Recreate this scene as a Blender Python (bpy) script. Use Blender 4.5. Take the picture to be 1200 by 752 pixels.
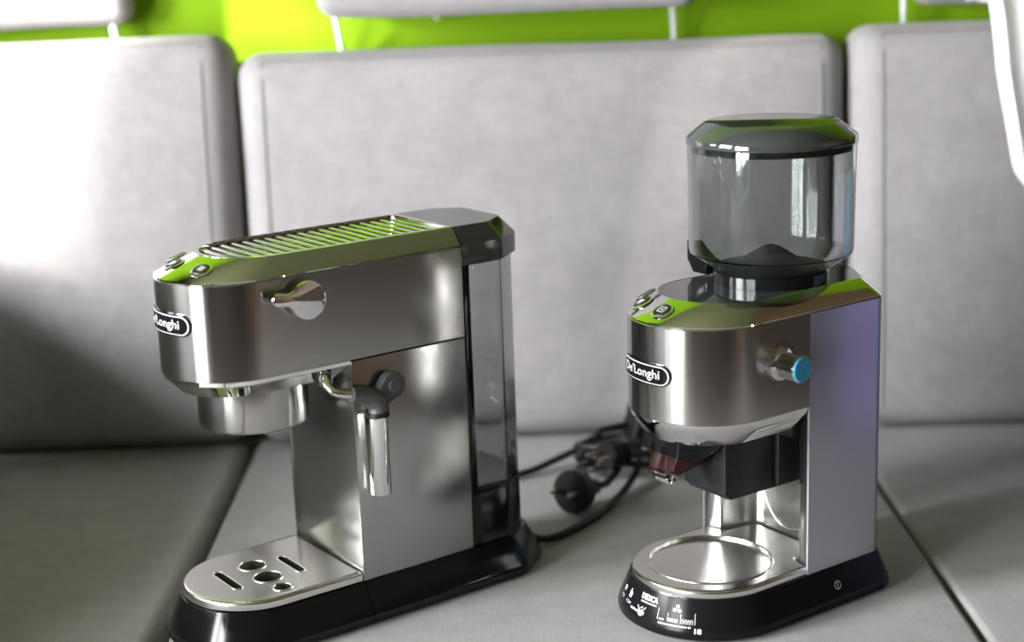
import bpy, bmesh, math, random
from mathutils import Vector, Matrix, noise
random.seed(7)
scene = bpy.context.scene
C = scene.collection
PI = math.pi
for o in list(bpy.data.objects):
    bpy.data.objects.remove(o)

# ------------------------------------------------------------------ camera
cam = bpy.data.cameras.new('camera')
cam.sensor_width = 36.0
cam.lens = 1862.29 / 1200 * 36
cam.clip_start = 0.02
cam.dof.use_dof = True
cam.dof.focus_distance = 1.235
cam.dof.aperture_fstop = 2.8
cam_o = bpy.data.objects.new('camera', cam)
C.objects.link(cam_o)
rt = Vector((0.9994, -0.0085, -0.0345)); fw = Vector((0, 0.9708, -0.2397))
rt.normalize(); up = rt.cross(fw); up.normalize(); fw = up.cross(rt)
cam_o.matrix_world = Matrix(((rt.x, up.x, -fw.x, 0), (rt.y, up.y, -fw.y, 0), (rt.z, up.z, -fw.z, 0.5317), (0, 0, 0, 1)))
scene.camera = cam_o

# ------------------------------------------------------------------ world, sun, window light, exposure
world = bpy.data.worlds.new('daylight'); scene.world = world
world.use_nodes = True
wn = world.node_tree.nodes
wn['Background'].inputs[0].default_value = (0.78, 0.88, 1.0, 1)
wn['Background'].inputs[1].default_value = 0.5
scene.view_settings.view_transform = 'Standard'
scene.view_settings.look = 'None'
scene.view_settings.gamma = 1.0
scene.view_settings.use_curve_mapping = False
scene.view_settings.exposure = 1.62

LX, RX, BY, FY, FZ, CZ = -1.40, 1.55, 1.765, -1.7, -0.42, 1.78   # room: left, right, back, front, floor, ceiling
W1 = (1.13, 1.46, 0.48, 0.94)      # small window in the left wall near the sofa  (y0,y1,z0,z1)
W2 = (-0.80, 0.20, -0.38, 1.20)    # tall balcony window in the left wall, beside the camera
W3 = (0.36, 0.98, 0.26, 1.10)      # middle window in the left wall

sun = bpy.data.lights.new('sun', 'SUN'); sun.energy = 13.0; sun.angle = math.radians(2.6); sun.color = (1.0, 0.95, 0.86)
sun_o = bpy.data.objects.new('sun', sun); C.objects.link(sun_o)
sun_o.rotation_euler = Vector((0.91, 0.41, -0.30)).to_track_quat('-Z', 'Y').to_euler()
sun_o.location = (-4, 0, 3)

def area(name, loc, sx, sz, power, col, direction):
    l = bpy.data.lights.new(name, 'AREA'); l.shape = 'RECTANGLE'; l.size = sx; l.size_y = sz
    l.energy = power; l.color = col
    o = bpy.data.objects.new(name, l); C.objects.link(o)
    o.location = loc; o.rotation_euler = Vector(direction).to_track_quat('-Z', 'Z').to_euler()
    return o
area('window_daylight', (LX - 0.12, (W2[0] + W2[1]) / 2, (W2[2] + W2[3]) / 2), W2[1] - W2[0], W2[3] - W2[2], 82, (0.985, 0.985, 0.97), (1, 0, 0))
area('window_daylight', (LX - 0.12, (W3[0] + W3[1]) / 2, (W3[2] + W3[3]) / 2), W3[1] - W3[0], W3[3] - W3[2], 50, (0.97, 0.985, 1.0), (1, 0, 0))
area('window_daylight', (LX - 0.12, (W1[0] + W1[1]) / 2, (W1[2] + W1[3]) / 2), W1[1] - W1[0], W1[3] - W1[2], 3.5, (0.94, 0.97, 1.0), (1, 0, 0))

# ------------------------------------------------------------------ materials
def mat(name, col, rough=0.5, metal=0.0, **kw):
    m = bpy.data.materials.new(name); m.use_nodes = True
    b = m.node_tree.nodes['Principled BSDF']
    b.inputs['Base Color'].default_value = (*col, 1); b.inputs['Roughness'].default_value = rough
    b.inputs['Metallic'].default_value = metal
    for k, v in kw.items():
        b.inputs[k.replace('_', ' ')].default_value = v
    return m
def nd(m, t, **kw):
    n = m.node_tree.nodes.new(t)
    for k, v in kw.items(): setattr(n, k, v)
    return n
def lk(m, a, b): m.node_tree.links.new(a, b)
def noise_var(m, scale=(30, 30, 30), detail=4, rough=None, bump=0.0, col=None, dist=0.001):
    """noise in object space: feeds roughness range, colour range, bump"""
    b = m.node_tree.nodes['Principled BSDF']
    tc = nd(m, 'ShaderNodeTexCoord'); mp = nd(m, 'ShaderNodeMapping'); mp.inputs['Scale'].default_value = scale
    nz = nd(m, 'ShaderNodeTexNoise'); nz.inputs['Scale'].default_value = 1.0; nz.inputs['Detail'].default_value = detail
    lk(m, tc.outputs['Object'], mp.inputs[0]); lk(m, mp.outputs[0], nz.inputs['Vector'])
    if rough:
        r = nd(m, 'ShaderNodeMapRange'); r.inputs[1].default_value = 0.2; r.inputs[2].default_value = 0.8
        r.inputs[3].default_value, r.inputs[4].default_value = rough
        lk(m, nz.outputs[0], r.inputs[0]); lk(m, r.outputs[0], b.inputs['Roughness'])
    if col:
        r = nd(m, 'ShaderNodeValToRGB'); r.color_ramp.elements[0].position = 0.3; r.color_ramp.elements[1].position = 0.7
        r.color_ramp.elements[0].color = (*col[0], 1); r.color_ramp.elements[1].color = (*col[1], 1)
        lk(m, nz.outputs[0], r.inputs[0]); lk(m, r.outputs[0], b.inputs['Base Color'])
    if bump:
        bp = nd(m, 'ShaderNodeBump'); bp.inputs['Strength'].default_value = bump; bp.inputs['Distance'].default_value = dist
        lk(m, nz.outputs[0], bp.inputs['Height']); lk(m, bp.outputs[0], b.inputs['Normal'])
    return nz
def aniso(m, amount=0.7, rot=0.25):
    b = m.node_tree.nodes['Principled BSDF']
    t = nd(m, 'ShaderNodeTangent'); t.direction_type = 'RADIAL'; t.axis = 'Z'
    b.inputs['Anisotropic'].default_value = amount; b.inputs['Anisotropic Rotation'].default_value = rot
    lk(m, t.outputs[0], b.inputs['Tangent'])

M = {}
M['steel'] = mat('brushed_steel', (0.44, 0.43, 0.42), 0.26, 1.0)
noise_var(M['steel'], (9, 9, 1600), 2, rough=(0.14, 0.19), bump=0.006, dist=0.0003); aniso(M['steel'], 0.78)
M['steel_plain'] = mat('satin_steel', (0.40, 0.397, 0.39), 0.25, 1.0)
noise_var(M['steel_plain'], (9, 9, 3), 2, rough=(0.21, 0.27))
M['tray_steel'] = mat('tray_steel', (0.62, 0.61, 0.58), 0.24, 1.0)
noise_var(M['tray_steel'], (25, 25, 25), 1, rough=(0.19, 0.26))
M['chrome'] = mat('chrome', (0.78, 0.78, 0.77), 0.04, 1.0)
noise_var(M['chrome'], (60, 60, 60), 4, rough=(0.02, 0.10))
M['rim'] = mat('polished_rim', (0.70, 0.70, 0.68), 0.06, 1.0)
noise_var(M['rim'], (90, 90, 90), 5, rough=(0.04, 0.12))
M['black'] = mat('black_gloss_plastic', (0.004, 0.004, 0.0045), 0.10, 0.0, Specular_IOR_Level=0.3)
noise_var(M['black'], (70, 70, 70), 5, rough=(0.06, 0.18))
M['black_satin'] = mat('black_satin_plastic', (0.006, 0.006, 0.007), 0.42, 0.0, Specular_IOR_Level=0.3)
M['black_base'] = mat('black_base_plastic', (0.006, 0.006, 0.007), 0.2, 0.0, Specular_IOR_Level=0.13)
noise_var(M['black_base'], (70, 70, 70), 5, rough=(0.17, 0.26))
M['matte_black'] = mat('matte_black', (0.004, 0.004, 0.004), 0.9, 0.0, Specular_IOR_Level=0.1)
M['grip'] = mat('dark_grey_rubber', (0.045, 0.047, 0.05), 0.42)
M['lid'] = mat('dark_glossy_lid', (0.03, 0.032, 0.034), 0.06, 0.0, IOR=1.9)
M['top'] = mat('dark_mirror_plate', (0.035, 0.037, 0.042), 0.03, 0.0, IOR=2.2)
M['smoke'] = mat('smoked_clear_plastic', (0.62, 0.65, 0.645), 0.02, 0.0, Transmission_Weight=1.0, IOR=1.38)
M['smoke_dark'] = mat('smoked_tank_plastic', (0.62, 0.64, 0.645), 0.04, 0.0, Transmission_Weight=1.0, IOR=1.38)
M['lavender'] = mat('film_covered_panel', (0.38, 0.375, 0.42), 0.20, 0.6, Thin_Film_Thickness=420.0, Thin_Film_IOR=1.4)
noise_var(M['lavender'], (9, 9, 4), 3, rough=(0.17, 0.24))
M['blue'] = mat('blue_film_disc', (0.03, 0.36, 0.62), 0.35)
noise_var(M['blue'], (300, 300, 300), 3, col=((0.012, 0.20, 0.37), (0.04, 0.29, 0.47)))
M['print'] = mat('white_print', (0.6, 0.6, 0.62), 0.4)
M['silver_print'] = mat('silver_print', (0.5, 0.5, 0.5), 0.3, 0.3)
M['red'] = mat('red_brown_spout', (0.03, 0.004, 0.0035), 0.3, 0.0, Specular_IOR_Level=0.3)
M['clear'] = mat('clear_plastic_tip', (0.85, 0.85, 0.85), 0.03, 0.0, Transmission_Weight=1.0, IOR=1.45)
M['grounds'] = mat('coffee_dust', (0.03, 0.032, 0.030), 0.7)
M['cord'] = mat('black_cord_rubber', (0.005, 0.005, 0.0055), 0.38, 0.0, Specular_IOR_Level=0.3)
M['brass'] = mat('plug_pin_metal', (0.45, 0.36, 0.30), 0.3, 1.0)
M['piping'] = mat('grey_piping', (0.16, 0.15, 0.153), 0.85)
M['strap'] = mat('white_strap', (0.62, 0.63, 0.63), 0.6)
M['towel'] = mat('white_terry', (0.78, 0.79, 0.80), 0.95)
noise_var(M['towel'], (220, 220, 220), 3, bump=0.5, dist=0.003)
M['wall'] = mat('lime_green_paint', (0.145, 0.27, 0.003), 0.8, 0.0, Specular_IOR_Level=0.15)
noise_var(M['wall'], (60, 60, 60), 4, bump=0.05, dist=0.002)
M['wall_pale'] = mat('pale_paint', (0.14, 0.14, 0.127), 0.8)
noise_var(M['wall_pale'], (40, 40, 40), 4, bump=0.05, dist=0.002)
M['wall_dark'] = mat('dark_grey_paint', (0.03, 0.028, 0.026), 0.8)
noise_var(M['wall_dark'], (40, 40, 40), 4, bump=0.05, dist=0.002)
M['ceil'] = mat('olive_paint', (0.092, 0.094, 0.040), 0.8)
noise_var(M['ceil'], (40, 40, 40), 4, bump=0.05, dist=0.002)
M['wood'] = mat('brown_wood', (0.20, 0.105, 0.045), 0.55)
noise_var(M['wood'], (3, 3, 40), 5, col=((0.038, 0.020, 0.008), (0.064, 0.035, 0.014)))
M['wood_dark'] = mat('dark_stained_wood', (0.035, 0.022, 0.012), 0.7, 0.0, Specular_IOR_Level=0.1)
noise_var(M['wood_dark'], (3, 3, 40), 5, col=((0.010, 0.007, 0.004), (0.018, 0.012, 0.007)))
M['floor'] = mat('dark_wood_floor', (0.12, 0.085, 0.06), 0.5)
noise_var(M['floor'], (3, 40, 3), 5, col=((0.03, 0.02, 0.013), (0.048, 0.033, 0.023)))
M['frame'] = mat('white_window_frame', (0.8, 0.8, 0.8), 0.4)
# window pane: mostly clear, a little reflection
pm = bpy.data.materials.new('window_glass'); pm.use_nodes = True
nt = pm.node_tree; nt.nodes.clear()
_o = nt.nodes.new('ShaderNodeOutputMaterial'); _t = nt.nodes.new('ShaderNodeBsdfTransparent'); _g = nt.nodes.new('ShaderNodeBsdfGlossy'); _m = nt.nodes.new('ShaderNodeMixShader')
_t.inputs[0].default_value = (0.95, 0.97, 0.97, 1); _g.inputs['Roughness'].default_value = 0.02; _m.inputs[0].default_value = 0.06
nt.links.new(_t.outputs[0], _m.inputs[1]); nt.links.new(_g.outputs[0], _m.inputs[2]); nt.links.new(_m.outputs[0], _o.inputs[0])
M['pane'] = pm
# upholstery: fine woven grey with soft mottling
def fabric(name, c0, c1):
    m = mat(name, c0, 0.9, 0.0, Sheen_Weight=0.15, Sheen_Roughness=0.5)
    b = m.node_tree.nodes['Principled BSDF']
    tc = nd(m, 'ShaderNodeTexCoord')
    big = nd(m, 'ShaderNodeTexNoise'); big.inputs['Scale'].default_value = 14; big.inputs['Detail'].default_value = 5
    fine = nd(m, 'ShaderNodeTexNoise'); fine.inputs['Scale'].default_value = 650; fine.inputs['Detail'].default_value = 2
    def thread(ax, s):
        mp = nd(m, 'ShaderNodeMapping'); sc = [s * 0.05] * 3; sc[ax] = s; mp.inputs['Scale'].default_value = sc
        n = nd(m, 'ShaderNodeTexNoise'); n.inputs['Scale'].default_value = 1; n.inputs['Detail'].default_value = 2
        lk(m, tc.outputs['Object'], mp.inputs[0]); lk(m, mp.outputs[0], n.inputs['Vector']); return n
    a, c, e = thread(0, 900), thread(2, 900), thread(1, 900)
    for n in (big, fine): lk(m, tc.outputs['Object'], n.inputs['Vector'])
    def math_(op, x, y):
        n = nd(m, 'ShaderNodeMath', operation=op)
        for i, v in enumerate((x, y)):
            if isinstance(v, float): n.inputs[i].default_value = v
            else: lk(m, v, n.inputs[i])
        return n.outputs[0]
    th = math_('ADD', math_('ADD', a.outputs[0], c.outputs[0]), e.outputs[0])
    th = math_('MULTIPLY', th, 0.25)
    mix = math_('ADD', math_('MULTIPLY', big.outputs[0], 0.35), math_('ADD', th, math_('MULTIPLY', fine.outputs[0], 0.30)))
    r = nd(m, 'ShaderNodeValToRGB'); r.color_ramp.elements[0].position = 0.52; r.color_ramp.elements[1].position = 0.88
    r.color_ramp.elements[0].color = (*c0, 1); r.color_ramp.elements[1].color = (*c1, 1)
    lk(m, mix, r.inputs[0]); lk(m, r.outputs[0], b.inputs['Base Color'])
    bp = nd(m, 'ShaderNodeBump'); bp.inputs['Strength'].default_value = 0.35; bp.inputs['Distance'].default_value = 0.0015
    lk(m, mix, bp.inputs['Height']); lk(m, bp.outputs[0], b.inputs['Normal'])
    return m
M['fabric'] = fabric('grey_woven_upholstery', (0.190, 0.174, 0.181), (0.285, 0.264, 0.273))

# ------------------------------------------------------------------ mesh helpers
def finish(bm, name, material, parent=None, smooth=35, loc=None, recalc=True):
    if recalc: bmesh.ops.recalc_face_normals(bm, faces=bm.faces)
    me = bpy.data.meshes.new(name); bm.to_mesh(me); bm.free()
    return link(me, name, material, parent, smooth, loc)
def link(me, name, material, parent=None, smooth=35, loc=None):
    if material is not None and not len(me.materials): me.materials.append(M[material] if isinstance(material, str) else material)
    if smooth:
        me.shade_smooth(); me.set_sharp_from_angle(angle=math.radians(smooth))
    o = bpy.data.objects.new(name, me); C.objects.link(o)
    if parent: o.parent = parent
    if loc: o.location = loc
    return o
def tag(o, label=None, cat=None, group=None, kind=None):
    if label: o['label'] = label
    if cat: o['category'] = cat
    if group: o['group'] = group
    if kind: o['kind'] = kind
    return o
def struct(o, label=None):
    o['kind'] = 'structure'
    if label: o['label'] = label
    return o
def empty(name, loc, rz, label, cat, group=None):
    o = bpy.data.objects.new(name, None); C.objects.link(o); o.location = loc; o.rotation_euler = (0, 0, rz)
    o.empty_display_size = 0.05
    return tag(o, label, cat, group)
def add_box(bm, x0, x1, y0, y1, z0, z1, bev=0.0, seg=2):
    r = bmesh.ops.create_cube(bm, size=1.0)
    for v in r['verts']:
        v.co = Vector(((x0 + x1) / 2 + v.co.x * (x1 - x0), (y0 + y1) / 2 + v.co.y * (y1 - y0), (z0 + z1) / 2 + v.co.z * (z1 - z0)))
    if bev:
        es = list({e for v in r['verts'] for e in v.link_edges})
        bmesh.ops.bevel(bm, geom=es, offset=bev, segments=seg, affect='EDGES', profile=0.5)
    return bm
def box(name, x0, x1, y0, y1, z0, z1, material, parent=None, bev=0.0, seg=2):
    return finish(add_box(bmesh.new(), x0, x1, y0, y1, z0, z1, bev, seg), name, material, parent)
def rpoly(corners, n=10):
    """closed ccw polygon with rounded corners: (x, y, radius[, segments])"""
    pts = []; k = len(corners)
    for i in range(k):
        p = Vector(corners[i][:2]); r = corners[i][2]; m = corners[i][3] if len(corners[i]) > 3 else n
        a = (Vector(corners[i - 1][:2]) - p).normalized(); b = (Vector(corners[(i + 1) % k][:2]) - p).normalized()
        if r <= 0: pts.append(p); continue
        ang = a.angle(b); d = r / math.tan(ang / 2)
        c = p + (a + b).normalized() * (r / math.sin(ang / 2))
        v0 = (p + a * d) - c; v1 = (p + b * d) - c
        t0 = math.atan2(v0.y, v0.x); t1 = math.atan2(v1.y, v1.x); dt = (t1 - t0 + PI) % (2 * PI) - PI
        for j in range(m + 1): pts.append(c + Vector((math.cos(t0 + dt * j / m), math.sin(t0 + dt * j / m))) * r)
    return pts
def offset(pts, d):
    out = []; n = len(pts)
    for i in range(n):
        p = pts[i]; e0 = (p - pts[i - 1]); e1 = (pts[(i + 1) % n] - p)
        n0 = Vector((e0.y, -e0.x)).normalized(); n1 = Vector((e1.y, -e1.x)).normalized()
        m = (n0 + n1)
        if m.length < 1e-6: m = n0
        m.normalize(); out.append(p + m * (d / max(0.3, m.dot(n0))))
    return out
def rings(bm, loops, cap0=True, cap1=True, closed=True):
    """loops: list of lists of 3D points, same length"""
    L = [[bm.verts.new(p) for p in l] for l in loops]; n = len(L[0])
    for a, b in zip(L[:-1], L[1:]):
        for i in range(n if closed else n - 1):
            j = (i + 1) % n
            bm.faces.new((a[i], a[j], b[j], b[i]))
    if cap0: bm.faces.new(list(reversed(L[0])))
    if cap1: bm.faces.new(L[-1])
    return bm
def loft(levels, cap0=True, cap1=True, clampy=None, bm=None):
    """levels: (outline, offset, z)"""
    bm = bm or bmesh.new(); loops = []
    for o, d, z in levels:
        pts = offset(o, d) if d else o
        loops.append([Vector((p.x, min(p.y, clampy) if clampy is not None else p.y, z)) for p in pts])
    return rings(bm, loops, cap0, cap1)
def add_lathe(bm, prof, mx=Matrix(), n=48, cap0=True, cap1=True):
    loops = [[mx @ Vector((r * math.cos(2 * PI * i / n), r * math.sin(2 * PI * i / n), z)) for i in range(n)] for r, z in prof]
    return rings(bm, loops, cap0, cap1)
def lathe(name, prof, material, parent=None, mx=Matrix(), n=48, cap0=True, cap1=True, smooth=35):
    return finish(add_lathe(bmesh.new(), prof, mx, n, cap0, cap1), name, material, parent, smooth)
def spline(pts, k=8):
    P = [Vector(p) for p in pts]; P = [P[0] * 2 - P[1]] + P + [P[-1] * 2 - P[-2]]; out = []
    for i in range(1, len(P) - 2):
        a, b, c, d = P[i - 1:i + 3]
        for j in range(k):
            t = j / k
            out.append(0.5 * ((2 * b) + (c - a) * t + (2 * a - 5 * b + 4 * c - d) * t * t + (3 * b - a - 3 * c + d) * t ** 3))
    out.append(P[-2]); return out
def add_tube(bm, pts, r, n=10, cap=True):
    pts = [Vector(p) for p in pts]; loops = []; rs = r if isinstance(r, (list, tuple)) else [r] * len(pts)
    t = (pts[1] - pts[0]).normalized(); u = t.orthogonal().normalized()
    for i, p in enumerate(pts):
        tn = ((pts[min(i + 1, len(pts) - 1)] - pts[max(i - 1, 0)])).normalized()
        u = (u - tn * u.dot(tn)).normalized(); w = tn.cross(u)
        loops.append([p + (u * math.cos(2 * PI * j / n) + w * math.sin(2 * PI * j / n)) * rs[i] for j in range(n)])
    return rings(bm, loops, cap, cap)
def tube(name, pts, r, material, parent=None, n=10):
    return finish(add_tube(bmesh.new(), pts, r, n), name, material, parent, 60)
def closed_tube(name, pts, r, material, parent=None, n=8):
    bm = bmesh.new(); pts = [Vector(p) for p in pts]; k = len(pts); L = []
    u = None
    for i, p in enumerate(pts):
        tn = (pts[(i + 1) % k] - pts[i - 1]).normalized()
        u = tn.orthogonal().normalized() if u is None else (u - tn * u.dot(tn)).normalized()
        w = tn.cross(u)
        L.append([bm.verts.new(p + (u * math.cos(2 * PI * j / n) + w * math.sin(2 * PI * j / n)) * r) for j in range(n)])
    for i in range(k):
        a, b = L[i], L[(i + 1) % k]
        for j in range(n): bm.faces.new((a[j], a[(j + 1) % n], b[(j + 1) % n], b[j]))
    return finish(bm, name, material, parent, 60)
def frame_mx(pos, nrm, upv):
    z = Vector(nrm).normalized(); y = Vector(upv); y = (y - z * y.dot(z)).normalized(); x = y.cross(z)
    return Matrix(((x.x, y.x, z.x, pos[0]), (x.y, y.y, z.y, pos[1]), (x.z, y.z, z.z, pos[2]), (0, 0, 0, 1)))
def prism(name, pts2, mx, d0, d1, material, parent=None, bev=0.0, seg=2, smooth=35):
    """extrude outline (local xy) from z=d0 to z=d1 in the frame mx, bevelled edges"""
    lv = []
    if bev:
        for i in range(seg + 1):
            a = PI / 2 * i / seg; lv.append((-bev * (1 - math.sin(a)), d0 + bev * (1 - math.cos(a))))
        for i in range(seg + 1):
            a = PI / 2 * i / seg; lv.append((-bev * (1 - math.cos(a)), d1 - bev * (1 - math.sin(a))))
    else: lv = [(0, d0), (0, d1)]
    loops = [[mx @ Vector((p.x, p.y, z)) for p in (offset(pts2, o) if o else pts2)] for o, z in lv]
    return finish(rings(bmesh.new(), loops), name, material, parent, smooth)
def stadium(w, h, n=12):
    r = h / 2
    return rpoly([(w / 2, -r, r * 0.999), (w / 2, r, r * 0.999), (-w / 2, r, r * 0.999), (-w / 2, -r, r * 0.999)], n)
def curve_mesh(cu):
    o = bpy.data.objects.new('tmp', cu); C.objects.link(o)
    dg = bpy.context.evaluated_depsgraph_get(); dg.update()
    me = bpy.data.meshes.new_from_object(o.evaluated_get(dg)); bpy.data.objects.remove(o); bpy.data.curves.remove(cu)
    me.materials.clear(); return me
def text_mesh(body, size, width=None, bold=0.0):
    cu = bpy.data.curves.new('tmp', 'FONT'); cu.body = body; cu.size = size; cu.align_x = 'CENTER'; cu.align_y = 'CENTER'
    cu.offset = bold; cu.resolution_u = 4
    me = curve_mesh(cu)
    xs = [v.co.x for v in me.vertices]; ys = [v.co.y for v in me.vertices]
    cx, cy = (max(xs) + min(xs)) / 2, (max(ys) + min(ys)) / 2; k = width / (max(xs) - min(xs)) if width else 1
    for v in me.vertices: v.co = Vector(((v.co.x - cx) * k, v.co.y - cy, 0))
    return me
def flat_fill(outer, holes):
    cu = bpy.data.curves.new('tmp', 'CURVE'); cu.dimensions = '2D'; cu.fill_mode = 'FRONT'
    for pts in [outer] + holes:
        s = cu.splines.new('POLY'); s.points.add(len(pts) - 1); s.use_cyclic_u = True
        for q, p in zip(s.points, pts): q.co = (p.x, p.y, 0, 1)
    return curve_mesh(cu)
def holed_plate(outer, holes, z0, z1, bev, seg=5):
    """plate with a flat holed top at z1, a rounded outer edge and straight hole walls"""
    bm = bmesh.new(); lv = [(outer, 0, z0)]
    for i in range(seg + 1):
        a = PI / 2 * i / seg; lv.append((outer, -bev * (1 - math.cos(a)), z1 - bev * (1 - math.sin(a))))
    lv.append((outer, -bev - .0006, z1))
    loft(lv, False, False, None, bm)
    for h in holes: loft([(h, 0, z0), (h, 0, z1)], False, False, None, bm)
    bmesh.ops.recalc_face_normals(bm, faces=bm.faces)
    me = flat_fill(offset(outer, -bev - .0006), holes)
    for v in me.vertices: v.co.z = z1
    if me.polygons and me.polygons[0].normal.z < 0: me.flip_normals()
    bm.from_mesh(me)
    out = bpy.data.meshes.new('plate'); bm.to_mesh(out); bm.free(); return out
def circle(cx, cy, r, n=28): return [Vector((cx + r * math.cos(2 * PI * i / n), cy + r * math.sin(2 * PI * i / n))) for i in range(n)]
def map_mesh(me, fn):
    for v in me.vertices: v.co = fn(v.co.x, v.co.y, v.co.z)
    return me
def merge(meshes):
    bm = bmesh.new()
    for m in meshes: bm.from_mesh(m)
    me = bpy.data.meshes.new('merged'); bm.to_mesh(me); bm.free(); return me
def poly_mesh(polys):
    bm = bmesh.new()
    for p in polys: bm.faces.new([bm.verts.new((q[0], q[1], 0)) for q in p])
    me = bpy.data.meshes.new('polys'); bm.to_mesh(me); bm.free(); return me
def rect(x0, x1, y0, y1): return [(x0, y0), (x1, y0), (x1, y1), (x0, y1)]
def ringpolys(cx, cy, r0, r1, n=28, a0=0.0, a1=2 * PI):
    out = []
    for i in range(n):
        a, b = a0 + (a1 - a0) * i / n, a0 + (a1 - a0) * (i + 1) / n
        out.append([(cx + r0 * math.cos(a), cy + r0 * math.sin(a)), (cx + r1 * math.cos(a), cy + r1 * math.sin(a)), (cx + r1 * math.cos(b), cy + r1 * math.sin(b)), (cx + r0 * math.cos(b), cy + r0 * math.sin(b))])
    return out
def cushion(name, sx, sy, sz, r, puff=(0, 0, 0), n=(30, 14, 24), seed=0, wob=0.003):
    """rounded upholstered block centred on the origin"""
    bm = bmesh.new(); h = Vector((sx / 2, sy / 2, sz / 2)); vs = {}
    def coords(half, k):
        q = min(r / half, 0.49) if half else .3
        c = []
        m = 5
        for i in range(m): c.append(-1 + q * i / m)
        for i in range(k + 1): c.append(-1 + q + (2 - 2 * q) * i / k)
        for i in range(m): c.append(1 - q + q * (i + 1) / m)
        return c
    cs = [coords(h[i], n[i]) for i in range(3)]
    def V(i, j, k):
        key = (i, j, k)
        if key not in vs:
            p = Vector((cs[0][i] * h.x, cs[1][j] * h.y, cs[2][k] * h.z))
            q = Vector([max(-(h[a] - r), min(h[a] - r, p[a])) for a in range(3)])
            d = p - q; nn = d.normalized() if d.length > 1e-9 else Vector()
            p = q + nn * r
            u, v, w = p.x / h.x, p.y / h.y, p.z / h.z
            g = lambda t: max(0.0, 1 - t * t)
            p += Vector((puff[0] * u * g(v) * g(w), puff[1] * v * g(u) ** .5 * g(w) ** .5, puff[2] * w * g(u) ** .5 * g(v) ** .5))
            s = noise.noise(Vector((p.x * 5 + seed, p.y * 5, p.z * 5))) * wob
            p += nn * s
            vs[key] = bm.verts.new(p)
        return vs[key]
    N = [len(c) - 1 for c in cs]
    for a in range(3):
        b, c = (a + 1) % 3, (a + 2) % 3
        for side in (0, N[a]):
            for i in range(N[b]):
                for j in range(N[c]):
                    q = []
                    for (di, dj) in ((0, 0), (1, 0), (1, 1), (0, 1)):
                        k = [0, 0, 0]; k[a] = side; k[b] = i + di; k[c] = j + dj; q.append(V(*k))
                    bm.faces.new(q if side else q[::-1])
    return bm

# ------------------------------------------------------------------ the room
struct(box('floor', LX - .1, RX + .1, FY - .1, BY + .1, FZ - .1, FZ, 'floor'))
struct(box('ceiling', LX - .1, RX + .1, FY - .1, BY + .1, CZ, CZ + .1, 'ceil'))
struct(box('wall_back', LX - .1, RX + .1, BY, BY + .1, FZ, CZ, 'wall'), 'lime green painted wall')
struct(box('wall_front', LX - .1, RX + .1, FY - .1, FY, FZ, CZ, 'wall_dark'))
struct(box('wall_right', RX, RX + .1, FY, BY, FZ, CZ, 'wood'))
bm = bmesh.new()
T0, T1 = LX - 0.1, LX
add_box(bm, T0, T1, FY, W2[0], FZ, CZ); add_box(bm, T0, T1, W2[1], W3[0], FZ, CZ); add_box(bm, T0, T1, W3[1], W1[0], FZ, CZ); add_box(bm, T0, T1, W3[0], W3[1], FZ, W3[2]); add_box(bm, T0, T1, W3[0], W3[1], W3[3], CZ); add_box(bm, T0, T1, W1[1], BY, FZ, CZ)
add_box(bm, T0, T1, W2[0], W2[1], FZ, W2[2]); add_box(bm, T0, T1, W2[0], W2[1], W2[3], CZ)
add_box(bm, T0, T1, W1[0], W1[1], FZ, W1[2]); add_box(bm, T0, T1, W1[0], W1[1], W1[3], CZ)
struct(finish(bm, 'wall_left', 'wall_pale'))
def window(name, w, mull):
    y0, y1, z0, z1 = w; e = 0.04
    bm = bmesh.new()
    add_box(bm, LX - .09, LX - .03, y0, y0 + e, z0, z1); add_box(bm, LX - .09, LX - .03, y1 - e, y1, z0, z1)
    add_box(bm, LX - .09, LX - .03, y0 + e, y1 - e, z0, z0 + e); add_box(bm, LX - .09, LX - .03, y0 + e, y1 - e, z1 - e, z1)
    for t in mull: add_box(bm, LX - .085, LX - .035, y0 + (y1 - y0) * t - .02, y0 + (y1 - y0) * t + .02, z0 + e, z1 - e)
    f = struct(finish(bm, name, 'frame'))
    bm = bmesh.new(); v = [bm.verts.new((LX - .06, a, b)) for a, b in ((y0 + e, z0 + e), (y1 - e, z0 + e), (y1 - e, z1 - e), (y0 + e, z1 - e))]; bm.faces.new(v)
    finish(bm, 'pane', 'pane', f, 0)
struct(box('wall_sun_block', -5.6, LX - .1, -.98, -.88, FZ, 2.6, 'wall_pale'))  # added outdoors, out of view, to keep sun out of the other two windows
window('window_1', W1, []); window('window_2', W2, [0.62]); window('window_3', W3, [])

# ------------------------------------------------------------------ the sofa
def place(bm, name, loc, rot=(0, 0, 0), label='', cat='', group=None, mt='fabric'):
    o = finish(bm, name, mt, None, 60); o.location = loc; o.rotation_euler = rot
    return tag(o, label, cat, group)
SY0, SY1 = 0.62, 1.66
seats = [(-0.93, -0.2905, 'grey upholstered seat cushion in shadow, left of the espresso machine'),
         (-0.2800, 0.3470, 'grey upholstered middle seat cushion carrying the espresso machine and coffee grinder'),
         (0.3502, 0.74, 'grey upholstered seat cushion right of the coffee grinder')]
for i, (x0, x1, lb) in enumerate(seats):
    bm = cushion('s', x1 - x0, SY1 - SY0, 0.16, 0.014 if i == 0 else 0.007, (0, 0, 0), (24, 30, 4), seed=i * 7, wob=0.0)
    o = place(bm, 'seat_cushion', ((x0 + x1) / 2, (SY0 + SY1) / 2, -0.08), label=lb, cat='seat cushion', group='sofa seat cushions')
BT = 0.085
lean = math.radians(4.5)
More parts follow.
